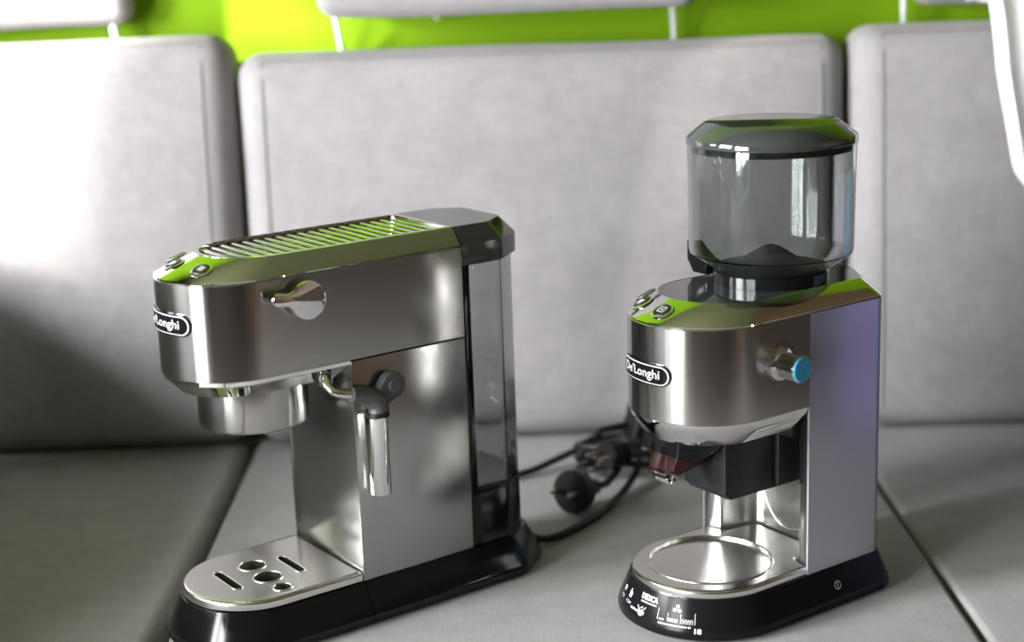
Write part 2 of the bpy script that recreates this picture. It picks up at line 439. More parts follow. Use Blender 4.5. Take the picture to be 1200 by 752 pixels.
backs = [(-0.93, -0.283, 0.432, 'grey upholstered left backrest cushion with sunlight on its upper corner', 1.617),
         (-0.274, 0.353, 0.412, 'grey upholstered middle backrest cushion behind both machines', 1.607),
         (0.358, 0.74, 0.420, 'grey upholstered right backrest cushion with the white towel over it', 1.592)]
for i, (x0, x1, hgt, lb, yf) in enumerate(backs):
    bm = cushion('b', x1 - x0, BT, hgt, 0.026, (0, 0.012, 0.0), (26, 4, 22), seed=30 + i * 5, wob=0.002)
    o = place(bm, 'backrest_cushion', ((x0 + x1) / 2, yf + 0.008 + BT / 2 + 0.012, hgt / 2 + 0.002), (-lean, 0, 0), lb, 'backrest cushion', 'sofa backrest cushions')
    w, d = (x1 - x0) / 2 - 0.027, hgt / 2 - 0.004; sp = []
    for p in rpoly([(w, -d, .006, 3), (w, d, .006, 3), (-w, d, .006, 3), (-w, -d, .006, 3)]): sp.append(p)
    dense = []
    for a, b in zip(sp, sp[1:] + sp[:1]):
        m = max(1, int((b - a).length / .02)); dense += [a.lerp(b, k / m) for k in range(m)]
    def front(p):
        g = lambda t: max(0.0, 1 - t * t)
        q = Vector((p.x, -BT / 2, p.y)); c_ = Vector((max(-(x1 - x0) / 2 + .026, min((x1 - x0) / 2 - .026, q.x)), -BT / 2 + .026, max(-hgt / 2 + .026, min(hgt / 2 - .026, q.z))))
        q = c_ + (q - c_).normalized() * .026; q.y -= 0.012 * g(p.x / ((x1 - x0) / 2)) ** .5 * g(p.y / (hgt / 2)) ** .5
        q.y -= noise.noise(Vector((q.x * 5 + 30 + i * 5, q.y * 5, q.z * 5))) * 0.002
        return q
    closed_tube('piping', [front(p) for p in dense], 0.0013, 'piping', o)
bm = bmesh.new(); add_box(bm, -0.93, 0.74, SY0 + .02, SY1 + .09, -0.38, -0.165, 0.01); add_box(bm, -0.93, 0.74, SY1 + .012, SY1 + .09, -0.165, -0.006)
o = place(bm, 'sofa', (0, 0, 0), label='low sofa base carrying the three seat cushions', cat='sofa')
box('reflected_panel', .745, .785, SY0 + .0, SY1 + .095, -.40, .30, 'wood_dark', o, .006)  # added dark board, out of view, for the steel sides to reflect
for x in (-.88, .70):
    for y in (SY0 + .08, SY1): lathe('leg', [(.02, -.42), (.024, -.38)], 'black_satin', o, Matrix.Translation((x, y, 0)), 16)
bm = cushion('a', 0.10, 0.74, 0.225, 0.045, (0.008, 0, 0), (4, 24, 10), wob=0.0)
place(bm, 'shade_cushion', (-0.625, 1.21, 0.1135), label='added grey cushion out of view, shading the left end of the sofa', cat='cushion')  # unseen block added to cast shade on the left seat and backrest

M['purple'] = fabric('purple_fabric', (0.11, 0.088, 0.19), (0.155, 0.125, 0.26))
M['teal'] = fabric('blue_fabric', (0.01, 0.15, 0.31), (0.025, 0.21, 0.39))
for y, w, mt, nm in ((1.235, .20, 'purple', 'purple'), (1.455, .19, 'teal', 'blue')):
    bm = cushion('p', .09, w, .25, .035, (0.01, 0, 0), (4, 8, 8), wob=.003)
    place(bm, 'reflection_pillow', (.686, y, .126), label=nm + ' pillow added out of view to colour the grinder reflections', cat='pillow', group='pillows added for reflections', mt=mt)  # added beyond the frame so their colours reflect in the grinder's side

# cushions hung on the wall above the backrests, on white straps
heads = [(-0.90, -0.392, 0.4475, 0.040, [-0.414], 'grey head cushion hanging above the left backrest on a white strap', .0),
         (-0.186, 0.199, 0.4515, 0.140, [-0.176, 0.186, -0.0717], 'long grey head cushion hanging above the middle backrest on white straps', .004),
         (0.440, 0.80, 0.4385, 0.040, [0.4352], 'grey head cushion hanging above the right backrest beside the white towel', .0)]
for i, (x0, x1, zb, th, straps, lb, sag) in enumerate(heads):
    hh = 0.20
    bm = cushion('h', x1 - x0, th, hh, 0.018, (0.0, 0.006, 0.004), (18, 3, 10), seed=60 + i * 3, wob=0.004)
    o = place(bm, 'head_cushion', ((x0 + x1) / 2, 1.757 - th / 2, zb + hh / 2), label=lb, cat='cushion', group='head cushions hung on the green wall')
    w, d = (x1 - x0) / 2 - 0.004, hh / 2 - 0.004
    closed_tube('piping', [(p.x, -0.006, p.y) for p in rpoly([(w, -d, .016, 5), (w, d, .016, 5), (-w, d, .016, 5), (-w, -d, .016, 5)])], 0.003, 'piping', o)
    for k, sx in enumerate(straps):
        X = sx - (x0 + x1) / 2; L = 0.012 if (i == 1 and k == 2) else 0.055
        rr = 0.0045 if i == 0 else 0.0030
        tube('strap', spline([(X - .004, th / 2 - .022, -hh / 2 + .02), (X - .002, th / 2 - .020, -hh / 2 - .005), (X + .001, th / 2 - .010, -hh / 2 - L * .6), (X + .002, th / 2 - .005, -hh / 2 - L)], 5), rr, 'strap', o, 8)

# white towel slung over the right backrest
bm = bmesh.new(); nu, nv = 22, 40; loops = []
path = spline([(0.0, 1.700, 0.440), (0.0, 1.685, 0.452), (0.0, 1.66, 0.458), (0.0, 1.62, 0.444), (0.0, 1.592, 0.40), (0.0, 1.583, 0.34), (0.002, 1.580, 0.29), (0.004, 1.580, 0.262)], 6)
for i, p in enumerate(path):
    t = i / (len(path) - 1)
    left = 0.490 + 0.0 * t + max(0, t - 0.62) * 0.05 + 0.003 * math.sin(t * 9)
    right = 0.66 - 0.01 * math.sin(t * 5)
    if t > 0.86: k = (t - 0.86) / 0.14; left += 0.010 * k * k; right -= 0.02 * k * k
    nrm = Vector((0, -1, 0)) if i == 0 else Vector((0, 0, 0))
    tn = (path[min(i + 1, len(path) - 1)] - path[max(i - 1, 0)]).normalized(); nr = Vector((1, 0, 0)).cross(tn); nr = -nr if (nr.y > 0 and t > .4) or (nr.z < 0 and t <= .4) else nr
    thick = 0.011 * (1 if t < 0.9 else math.sqrt(max(0.05, 1 - ((t - 0.9) / 0.1) ** 2)))
    lp = []
    for j in range(nu):
        s = j / (nu - 1); f = 0.004 * math.sin(s * 17 + t * 2) + 0.003 * math.sin(s * 31 + 1)
        edge = math.sqrt(max(0.0, 1 - (2 * s - 1) ** 10))
        lp.append(Vector((left + (right - left) * s, p.y, p.z)) + nr * (0.004 + f + thick * edge))
    for j in range(nu - 1, -1, -1):
        s = j / (nu - 1); f = 0.004 * math.sin(s * 17 + t * 2) + 0.003 * math.sin(s * 31 + 1)
        lp.append(Vector((left + (right - left) * s, p.y, p.z)) + nr * (f - 0.002))
    loops.append(lp)
rings(bm, loops)
tag(finish(bm, 'towel', 'towel', None, 70), 'fluffy white towel hanging over the right backrest at the picture edge', 'towel')

# ------------------------------------------------------------------ espresso machine
HW, A1, ZB, ZS, ZH, ZT = 0.0555, 0.1057, 0.033, 0.2144, 0.2884, 0.303
YF = -0.2315
EM = empty('espresso_machine', (-0.0707, 1.282, 0.0), -0.9489, 'slim stainless steel espresso machine with steam wand and smoked water tank', 'espresso machine')
CY = YF + HW
fo = rpoly([(HW, YF, HW - .0005, 24), (HW, .040, .012, 6), (.033, .071, .014, 6), (-.033, .071, .014, 6), (-HW, .040, .012, 6), (-HW, YF, HW - .0005, 24)])
ho = rpoly([(HW, YF, HW - .0005, 24), (HW, 0, 0), (-HW, 0, 0), (-HW, YF, HW - .0005, 24)])
def half_loft(levels, y, keep_front):
    bm = loft(levels)
    g = bmesh.ops.bisect_plane(bm, geom=bm.verts[:] + bm.edges[:] + bm.faces[:], plane_co=(0, y, 0), plane_no=(0, 1, 0), clear_outer=keep_front, clear_inner=not keep_front)
    es = [e for e in g['geom_cut'] if isinstance(e, bmesh.types.BMEdge)]
    bmesh.ops.edgeloop_fill(bm, edges=es)
    return bm
skirt = [(fo, .010, .0005), (fo, .0135, .003), (fo, .0140, .006), (fo, .0125, .011), (fo, .0025, .030), (fo, .001, ZB)]
finish(half_loft(skirt, -A1 - .0004, True), 'drip_tray', 'black', EM)
base = finish(half_loft(skirt, -A1 + .0004, False), 'base', 'black', EM)
# drip tray cover with slots and holes
tz = .041
tray_o = rpoly([(HW - .0005, YF + .001, HW - .001, 24), (HW - .0005, -A1 - .0006, .001, 2), (-HW + .0005, -A1 - .0006, .001, 2), (-HW + .0005, YF + .001, HW - .001, 24)])
slot = lambda x0, x1, y, w: rpoly([(x1, y - w, w * .99, 6), (x1, y + w, w * .99, 6), (x0, y + w, w * .99, 6), (x0, y - w, w * .99, 6)])
sA, sB = slot(-.022, .019, -.1965, .0031), slot(-.018, .020, -.1415, .0031)
holes = [(-.016, -.1675, .0100), (.013, -.1685, .0105), (.0385, -.169, .0066)]
hs = [circle(*h) for h in holes]
me = holed_plate(tray_o, [sA, sB] + hs, tz - .007, tz, .003)
cover = link(me, 'drip_tray_cover', 'tray_steel', EM, 40)
for h in holes: closed_tube('hole_rim', [(h[0] + (h[2] + .0012) * math.cos(2 * PI * i / 32), h[1] + (h[2] + .0012) * math.sin(2 * PI * i / 32), tz - .0004) for i in range(32)], .0012, 'tray_steel', cover)
for s in (sA, sB): closed_tube('hole_rim', [(p.x, p.y, tz - .0004) for p in offset(s, .001)], .0010, 'tray_steel', cover)
finish(loft([(tray_o, -.003, ZB - .001), (tray_o, -.003, ZB + .0006)]), 'hole_shade', 'matte_black', cover)  # matte black sheet standing in for the shade beneath the holes
# column
box('column_front', -HW + .0018, HW - .0018, -A1 + .0004, -.004, ZB, ZS - .0002, 'steel_plain', EM, .0005)
for s in (-1, 1):
    x0, x1 = sorted((s * (HW - .0018), s * HW))
    box('side_panel', x0, x1, -A1 - .0002, 0, ZB + .0002, ZS - .0006, 'steel_plain', EM, .0007)
# head
finish(loft([(ho, -.001, ZS), (ho, 0, ZS + .0008), (ho, 0, ZH - .001), (ho, -.001, ZH)], clampy=0), 'head_shell', 'steel', EM)
lo = rpoly([(HW, YF, HW - .0005, 24), (HW, -A1 + .001, 0), (-HW, -A1 + .001, 0), (-HW, YF, HW - .0005, 24)])
finish(loft([(lo, -.013, ZS - .0135), (lo, -.0115, ZS - .0138), (lo, -.004, ZS - .0055), (lo, -.0012, ZS - .003), (lo, -.0010, ZS)], clampy=-A1 + .001), 'lower_rim', 'chrome', EM)
box('seam_band', -HW + .0015, HW - .0015, -A1 + .002, -.001, ZS - .0012, ZS + .0006, 'black_satin', EM)
mx = Matrix.Translation((0, -.163, 0))
collar = lathe('brew_collar', [(.0405, .1672), (.0424, .1685), (.0428, .1700), (.0428, .200), (.0428, .204)], 'steel', EM, mx, 64, cap0=False)
lathe('shower_screen', [(.0400, .1690), (.0400, .171), (.0, .171)], 'steel_plain', collar, mx, 48)
# rim: sloped polished ring, well and slats
CI = .0126
YT = -.1985
to = rpoly([(HW - CI, YT, HW - CI - .0005, 24), (HW - CI, 0, 0), (-HW + CI, 0, 0), (-HW + CI, YT, HW - CI - .0005, 24)])
ti = rpoly([(HW - CI - .0035, YT + .004, HW - CI - .004, 24), (HW - CI - .0035, -.004, .003, 3), (-HW + CI + .0035, -.004, .003, 3), (-HW + CI + .0035, YT + .004, HW - CI - .004, 24)])
bm = bmesh.new()
L0 = [(ho, -.0006, ZH), (ho, 0, ZH + .0012), (ho, -.0006, ZH + .002), (to, .0006, ZT - .0006), (to, -.0004, ZT)]
loft(L0, True, False, 0, bm)
rim = finish(bm, 'top_rim', 'rim', EM)
# flat lip between the rim crest and the well (different point counts: bridge by fan of a holed plate)
me = holed_plate(offset(to, -.0003), [ti], ZT - .005, ZT + .0001, .0002, 2)
link(me, 'well_lip', 'rim', rim, 30)
bm = bmesh.new(); loft([(ti, .0006, ZT - .0055), (ti, .0006, ZT - .0042)], True, True, None, bm)
tray = finish(bm, 'cup_warmer', 'rim', EM)
W_ = HW - CI - .005
n_sl = 19
slat_me = None
for i in range(n_sl):
    y = -.007 - i * .0097
    # half width of the well at this y
    cyc = YT + .004 + (HW - CI - .004)
    w = W_ if y > cyc else math.sqrt(max(1e-6, W_ ** 2 - (cyc - y) ** 2))
    if w < .006: continue
    if slat_me is None:
        bm = bmesh.new(); prof = [(-.0031, 0), (-.0026, .0014), (-.0013, .0022), (.0013, .0022), (.0026, .0014), (.0031, 0)]
        rings(bm, [[Vector((x, a, b)) for a, b in prof] for x in (-1, 1)])
        s = finish(bm, 'slat', 'chrome', tray); slat_me = s.data
    else:
        s = bpy.data.objects.new('slat', slat_me); C.objects.link(s); s.parent = tray
    s.location = (0, y, ZT - .0042); s.scale = (w, 1, 1)
# buttons on the front slope
def rim_frame(lower, upper, zl, zu, xt):
    best = None
    for i in range(len(lower)):
        m = (lower[i] + upper[i]) / 2
        if m.y > -.12: continue
        if best is None or abs(m.x - xt) < best[0]: best = (abs(m.x - xt), i)
    i = best[1]; a, b = lower[i], upper[i]; n = len(lower)
    A, B = Vector((a.x, a.y, zl)), Vector((b.x, b.y, zu))
    t = lower[(i + 1) % n] - lower[i - 1]; t3 = Vector((t.x, t.y, 0)); nr = t3.cross(B - A)
    if nr.z < 0: nr = -nr
    return frame_mx((A + B) / 2, nr, B - A)
def button(parent, mx, r, icon):
    b = lathe('button', [(r * 1.18, 0), (r * 1.18, .0006), (r * 1.05, .0012), (r * .95, .0012), (r * .93, .0007), (0.0001, .0007)], 'chrome', parent, mx, 32, False)
    lathe('button_face', [(r * .93, .0006), (r * .93, .0010), (r * .84, .0018), (.0001, .0019)], 'black_satin', b, mx, 32, False)
    if icon:
        me = poly_mesh(icon(r)); map_mesh(me, lambda x, y, z: mx @ Vector((x, y, .0021)))
        link(me, 'icon', 'silver_print', b, 0)
cup = lambda r: [rect(-.4 * r, .3 * r, -.35 * r, .25 * r), rect(-.5 * r, .4 * r, -.5 * r, -.42 * r), rect(.3 * r, .45 * r, -.05 * r, .2 * r)]
steam = lambda r: [rect(-.3 * r, -.15 * r, -.4 * r, .4 * r), rect(-.05 * r, .1 * r, -.4 * r, .4 * r), rect(.2 * r, .35 * r, -.4 * r, .4 * r)]
sq = lambda r: [rect(-.4 * r, .4 * r, .3 * r, .42 * r), rect(-.4 * r, .4 * r, -.42 * r, -.3 * r), rect(-.42 * r, -.3 * r, -.3 * r, .3 * r), rect(.3 * r, .42 * r, -.3 * r, .3 * r), rect(-.12 * r, .12 * r, -.12 * r, .12 * r)]
for xt, ic in ((.026, steam), (-.010, cup), (-.036, cup)):
    button(EM, rim_frame(offset(ho, 0), offset(to, .0006), ZH + .002, ZT - .0006, xt), .0072, ic)
# badge
def badge(parent, cy, R, phi0, z0, w, h):
    f = lambda e: (lambda x, y, z: Vector(((R + e + z) * math.sin(phi0 + x / R), cy - (R + e + z) * math.cos(phi0 + x / R), z0 + y)))
    def plate(pts, d0, d1, nsub=24):
        # outline sampled, extruded, bent
        bm = bmesh.new()
        xs = [p.x for p in pts]; top = []; bot = []
        a, r = max(xs), (max(p.y for p in pts))
        cols = []
        for i in range(nsub + 1):
            x = -a + 2 * a * i / nsub
            x = a * math.sin(PI / 2 * x / a)
            k = abs(x) - (a - r)
            hh = r if k <= 0 else math.sqrt(max(1e-9, r * r - k * k))
            cols.append((x, max(hh, r * .02)))
        for (x, hh) in cols:
            top.append((bm.verts.new((x, hh, d1)), bm.verts.new((x, hh, d0)))); bot.append((bm.verts.new((x, -hh, d1)), bm.verts.new((x, -hh, d0))))
        for i in range(nsub):
            bm.faces.new((bot[i][0], bot[i + 1][0], top[i + 1][0], top[i][0]))
            bm.faces.new((top[i][0], top[i + 1][0], top[i + 1][1], top[i][1])); bm.faces.new((bot[i + 1][0], bot[i][0], bot[i][1], bot[i + 1][1]))
        bm.faces.new((bot[0][0], top[0][0], top[0][1], bot[0][1])); bm.faces.new((top[-1][0], bot[-1][0], bot[-1][1], top[-1][1]))
        me = bpy.data.meshes.new('badge'); bm.to_mesh(me); bm.free(); return me
    b = link(map_mesh(plate(stadium(w, h), -.0008, .0014), f(0)), 'badge', 'black', parent, 40)
    link(map_mesh(plate(stadium(w * .955, h * .86), 0, .0018), f(0)), 'badge_border', 'silver_print', b, 40)
    link(map_mesh(plate(stadium(w * .925, h * .78), 0, .0021), f(0)), 'badge_face', 'black', b, 40)
    me = text_mesh("De'Longhi", h * .58, w * .70, h * .004)
    link(map_mesh(me, lambda x, y, z: f(.0024)(x, y, 0)), 'lettering', 'silver_print', b, 0)
badge(EM, CY, HW, 0.0, .2575, .064, .0165)
# water tank, its frame strip, lid
box('tank_strip', -HW + .001, HW - .001, .0003, .0075, ZB, ZH, 'black', EM, .0006)
tank_o = rpoly([(-HW + .003, .0085, .003, 4), (HW - .003, .0085, .003, 4), (HW - .003, .039, .012, 6), (.0315, .067, .012, 6), (-.0315, .067, .012, 6), (-HW + .003, .039, .012, 6)])
bm = bmesh.new()
loft([(tank_o, 0, .272), (tank_o, 0, .0815), (tank_o, -.0003, .0808), (tank_o, -.001, .0805), (tank_o, -.004, .0830), (tank_o, -.003, .0835), (tank_o, -.0022, .085), (tank_o, -.0022, .272)], False, False, None, bm)
# floor of the tank and top ring
vs = sorted(bm.verts, key=lambda v: v.index); n = len(tank_o)
bm.verts.ensure_lookup_table()
bm.faces.new([bm.verts[3 * n + i] for i in range(n)]); bm.faces.new([bm.verts[4 * n + i] for i in range(n)][::-1])
for f in [f for f in bm.faces if all(n * 3 <= v.index < n * 5 for v in f.verts) and len(f.verts) == 4]: bm.faces.remove(f)
for i in range(n): bm.faces.new((bm.verts[i], bm.verts[(i + 1) % n], bm.verts[7 * n + (i + 1) % n], bm.verts[7 * n + i]))
finish(bm, 'water_tank', 'smoke_dark', EM)
tb = tank_o
finish(loft([(tb, .0008, ZB), (tb, .0006, .0775), (tb, 0, .0800)]), 'tank_base', 'black', EM)
lo2 = rpoly([(-HW, .0006, 0), (HW, .0006, 0), (HW, .040, .010, 5), (.033, .071, .012, 5), (-.033, .071, .012, 5), (-HW, .040, .010, 5)])
lt2 = rpoly([(-HW + CI, .0006, 0), (HW - CI, .0006, 0), (HW - CI, .036, .006, 5), (.027, .058, .008, 5), (-.027, .058, .008, 5), (-HW + CI, .036, .006, 5)])
finish(loft([(lo2, -.001, .272), (lo2, 0, .273), (lo2, 0, ZH - .0005), (lo2, -.0008, ZH + .0012), (lt2, .0008, ZT - .0010), (lt2, 0, ZT - .0004)]), 'tank_lid', 'lid', EM)
# steam dial: keyhole-shaped flat knob
km = frame_mx((HW, 0, 0), (1, 0, 0), (0, 0, 1))      # local x = +y, local y = z
def keyhole(c, r, t, rt_):
    c, t = Vector(c), Vector(t); ax = (t - c).normalized(); pr = Vector((-ax.y, ax.x)); out = []
    a0 = math.radians(28)
    base_a = math.atan2(ax.y, ax.x)
    for i in range(33): a = base_a + a0 + (2 * PI - 2 * a0) * i / 32; out.append(c + Vector((math.cos(a), math.sin(a))) * r)
    out.append(c + ax * (r * 1.18) - pr * (rt_ * .95)); 
    for i in range(9): a = base_a - PI / 2 * .9 + PI * .9 * i / 8; out.append(t + Vector((math.cos(a), math.sin(a))) * rt_)
    out.append(c + ax * (r * 1.18) + pr * (rt_ * .95))
    return out
prism('steam_dial', keyhole((-.1445, .2705), .0146, (-.1695, .2745), .0050), km, .006, .0125, 'chrome', EM, .0012)
lathe('dial_stem', [(.007, -.001), (.007, .008)], 'chrome', EM, km @ Matrix.Translation((-.1445, .2705, 0)), 24)
# steam wand
X = HW + .011
lathe('wand_socket', [(.0065, 0), (.0065, .010)], 'black_satin', EM, Matrix.Translation((X - .018, -.1265, ZS - .0155)), 20)
tube('wand_pipe', spline([(X - .017, -.127, .2085), (X - .012, -.1295, .203), (X - .004, -.1275, .1965), (X, -.121, .1935), (X, -.110, .1905)], 6), .0035, 'chrome', EM, 14)
tube('wand_elbow', spline([(X, -.1135, .1915), (X, -.104, .189), (X, -.0955, .1855), (X, -.0905, .179), (X, -.0905, .1725)], 6), [.0058 + .0022 * min(1, i / 12) for i in range(25)], 'grip', EM, 18)
tabm = frame_mx((X - .005, 0, 0), (1, 0, 0), (0, 0, 1))
def teardrop(c, r, t, rt_):
    c, t = Vector(c), Vector(t); d = t - c; L = d.length; th = math.acos((r - rt_) / L); b = math.atan2(d.y, d.x); out = []
    for i in range(25): a = b + th + (2 * PI - 2 * th) * i / 24; out.append(c + Vector((math.cos(a), math.sin(a))) * r)
    for i in range(9): a = b - th + 2 * th * i / 8; out.append(t + Vector((math.cos(a), math.sin(a))) * rt_)
    return out
tab = prism('wand_tab', teardrop((-.0770, .1925), .0108, (-.0930, .1800), .0060), tabm, 0, .0085, 'grip', EM, .0015, 3)
lathe('tab_dimple', [(.0052, .0083), (.0050, .0092), (.0042, .0098), (.0001, .0098)], 'grip', tab, tabm @ Matrix.Translation((-.0770, .1925, 0)), 24, False)
ax = Matrix.Translation((X, -.0920, 0)) @ Matrix.Shear('XY', 4, (0, 0))
lathe('wand_band', [(.0091, .1700), (.0091, .1735)], 'black_satin', EM, Matrix.Translation((X, -.0910, 0)), 24)
lathe('wand_sleeve', [(.0078, .1085), (.0090, .1080), (.0093, .1088), (.0093, .1705)], 'chrome', EM, Matrix.Translation((X, -.0930, 0)), 32, False)
lathe('wand_tip', [(.0030, .1060), (.0070, .1075), (.0076, .1110)], 'black_satin', EM, Matrix.Translation((X, -.0930, 0)), 24)

# ------------------------------------------------------------------ coffee grinder
gH, gA, gZB, gZS, gZH, gZT = 0.0605, 0.0706, 0.0315, 0.169, 0.2429, 0.2576
gYF = -0.1815
GR = empty('coffee_grinder', (0.2475, 1.2502, 0.0), -0.956, 'stainless steel coffee grinder with clear bean hopper and blue capped knob', 'coffee grinder')
gCY = gYF + gH
gr_ = gH - .0005
rear = [(gH, .010, .012, 6), (.020, .034, .03, 6), (-.020, .034, .03, 6), (-gH, .010, .012, 6)]
go = rpoly([(gH, gYF, gr_, 24)] + rear + [(-gH, gYF, gr_, 24)])
gho = rpoly([(gH, gYF, gr_, 24), (gH, -gA, 0), (-gH, -gA, 0), (-gH, gYF, gr_, 24)])
finish(loft([(go, .007, .0005), (go, .0105, .003), (go, .0112, .006), (go, .0100, .010), (go, .0025, .028), (go, .001, gZB)]), 'base', 'black_base', GR)
# cup tray: rolled plate with a round dish
dish_c, dish_r = (-.002, -.1165), .0495
gt_o = rpoly([(gH - .0008, gYF + .001, gr_ - .001, 24), (gH - .0008, -gA + .001, .001, 2), (.040, -gA + .006, .004, 3), (.038, -.034, .006, 3), (-.038, -.034, .006, 3), (-.040, -gA + .006, .004, 3), (-gH + .0008, -gA + .001, .001, 2), (-gH + .0008, gYF + .001, gr_ - .001, 24)])
me = holed_plate(gt_o, [circle(*dish_c, dish_r, 64)], gZB, gZB + .0065, .0028)
gtray = link(me, 'cup_tray', 'tray_steel', GR, 40)
lathe('dish', [(dish_r + .0012, gZB + .0060), (dish_r + .0008, gZB + .0070), (dish_r, gZB + .0073), (dish_r - .0010, gZB + .0068), (dish_r - .0020, gZB + .0042), (dish_r - .0065, gZB + .0036), (.0002, gZB + .0036)], 'tray_steel', gtray, Matrix.Translation((*dish_c, 0)), 64, False)
# rear shell (thin wall, open to the front)
outer = [(p.x, p.y) for p in rpoly([(gH, -gA, 0)] + rear + [(-gH, -gA, 0)])]
op = [Vector(p) for p in outer]; ip = offset(op, -.002); ip[0] = Vector((gH - .002, -gA)); ip[-1] = Vector((-gH + .002, -gA))
prof = [Vector(p) for p in outer] + list(reversed(ip))
bm = bmesh.new(); rings(bm, [[Vector((p.x, p.y, z)) for p in prof] for z in (gZB + .0002, gZH - .0004)])
finish(bm, 'side_panel', 'lavender', GR)
# inner column with the cup recess
col = rpoly([(gH - .0022, -gA + .0008, .0008, 2), (gH - .0022, .004, .004, 3), (.02, .031, .02, 4), (-.02, .031, .02, 4), (-gH + .0022, .004, .004, 3), (-gH + .0022, -gA + .0008, .0008, 2),
             (-.0440, -gA + .006, .003, 3), (-.0400, -.030, .014, 8), (.0400, -.030, .014, 8), (.0440, -gA + .006, .003, 3)])
bm = bmesh.new(); rings(bm, [[Vector((p.x, p.y, z)) for p in col] for z in (gZB + .0002, gZS - .002)])
finish(bm, 'column', 'steel_plain', GR)
# embossed oval on the recess back wall
closed_tube('recess_emboss', [(.029 * math.cos(2 * PI * i / 40), -.0302, .078 + .036 * math.sin(2 * PI * i / 40)) for i in range(40)], .0016, 'steel_plain', GR)
box('recess_ceiling', -.042, .042, -gA - .001, -.029, .140, gZS - .001, 'black_satin', GR)
# head
finish(loft([(gho, -.001, gZS), (gho, 0, gZS + .0008), (gho, 0, gZH - .001), (gho, -.001, gZH)], clampy=-gA - .0003), 'head_shell', 'steel', GR)
box('head_core', -gH + .003, gH - .003, -gA - .001, .004, gZS, gZH - .002, 'black_satin', GR)
finish(loft([(gho, -.012, gZS - .0175), (gho, -.0105, gZS - .0178), (gho, -.0040, gZS - .0080), (gho, -.0012, gZS - .003), (gho, -.0010, gZS)], clampy=-gA), 'lower_rim', 'chrome', GR)
# rim and top plate
gtopo = rpoly([(gH - .0136, -.1545, gH - .0141, 24), (gH - .0136, .0005, .008, 6), (.016, .0225, .025, 6), (-.016, .0225, .025, 6), (-gH + .0136, .0005, .008, 6), (-gH + .0136, -.1545, gH - .0141, 24)])
grim = finish(loft([(go, -.0006, gZH), (go, 0, gZH + .0012), (go, -.0006, gZH + .002), (gtopo, .0006, gZT - .0006), (gtopo, -.0004, gZT)], True, False), 'top_rim', 'rim', GR)
finish(loft([(gtopo, -.0005, gZT - .003), (gtopo, -.0005, gZT - .0002)]), 'top_plate', 'top', GR)
for xt, ic in ((.004, sq), (-.0275, cup), (-.047, None)):
    button(GR, rim_frame(offset(go, 0), offset(gtopo, .0006), gZH + .002, gZT - .0006, xt), .0078, ic)
badge(GR, gCY, gH, math.radians(-6), .2055, .060, .0165)
# selector knob with blue disc
gk = frame_mx((gH, -.1016, .2095), (1, 0, 0), (0, 0, 1))
bm = bmesh.new(); n = 48; loops = []
for r, z in ((.0125, -.0005), (.0125, .0015), (.0100, .0020), (.0100, .018), (.0104, .019), (.0104, .0215), (.0092, .0225)):
    loops.append([gk @ Vector((r * math.cos(2 * PI * i / n), r * math.sin(2 * PI * i / n), z)) for i in range(n)])
rings(bm, loops); knob = finish(bm, 'selector_knob', 'chrome', GR)
lathe('knob_cap', [(.0096, .0218), (.0096, .0226), (.0088, .0232), (.0001, .0233)], 'blue', knob, gk, 40, False)
pol = []
for i in range(19):
    a = math.radians(-60 + 300 * i / 18); c, s = math.cos(a), math.sin(a); r0, r1 = .0150, (.0172 if i % 3 == 0 else .0162); w = .00035
    pol.append([(c * r0 - s * w, s * r0 + c * w), (c * r0 + s * w, s * r0 - c * w), (c * r1 + s * w, s * r1 - c * w), (c * r1 - s * w, s * r1 + c * w)])
me = poly_mesh(pol); map_mesh(me, lambda x, y, z: gk @ Vector((x, y, .0003))); link(me, 'dial_marks', 'black_satin', knob, 0)
# chute and spout
def ybox(name, pts_yz, x0, x1, material, parent, bev=.0012):
    return prism(name, [Vector(p) for p in pts_yz], frame_mx((0, 0, 0), (1, 0, 0), (0, 0, 1)), x0, x1, material, parent, bev)
ybox('holder_block', [(-.034, .094), (-.034, .160), (-.124, .160), (-.124, .101), (-.118, .095)], -.024, .024, 'black_satin', GR)
ybox('chute', [(-.110, .139), (-.110, .162), (-.168, .162), (-.170, .140), (-.150, .132), (-.125, .137)], -.0215, .0215, 'black', GR, .003)
ybox('spout', [(-.118, .128), (-.118, .142), (-.158, .142), (-.166, .126), (-.160, .121)], -.011, .011, 'red', GR, .002)
ybox('spout_tip', [(-.160, .117), (-.158, .142), (-.1705, .146), (-.173, .124), (-.168, .116)], -.010, .010, 'clear', GR, .002)
for x in (-.029, .024):
    ybox('holder_arm', [(-.072, .098), (-.034, .098), (-.034, .158), (-.072, .158)], x, x + .005, 'black_satin', GR, .001)
# hopper
hx = Matrix.Translation((0, -.0525, 0))
lathe('hopper_neck', [(.0440, gZT - .001), (.0455, gZT), (.0455, .2660), (.0440, .2672)], 'black', GR, hx, 64, True, True)
hop = lathe('hopper', [(.0648, .3655), (.0640, .2830), (.0632, .2805), (.0462, .2682), (.0440, .2676), (.0438, .2690), (.0452, .2698), (.0612, .2815), (.0618, .2840), (.0626, .3655)], 'smoke', GR, hx, 72, False, False)
bm = bmesh.new(); bm.from_mesh(hop.data); bm.verts.ensure_lookup_table(); n = 72
for i in range(n): bm.faces.new((bm.verts[i], bm.verts[(i + 1) % n], bm.verts[9 * n + (i + 1) % n], bm.verts[9 * n + i]))
bmesh.ops.recalc_face_normals(bm, faces=bm.faces); bm.to_mesh(hop.data); bm.free(); hop.data.shade_smooth(); hop.data.set_sharp_from_angle(angle=math.radians(35))
lathe('burr_cone', [(.0430, .2692), (.0420, .2700), (.0240, .2735), (.0160, .2790), (.0070, .2845), (.0001, .2865)], 'grounds', hop, hx, 48)
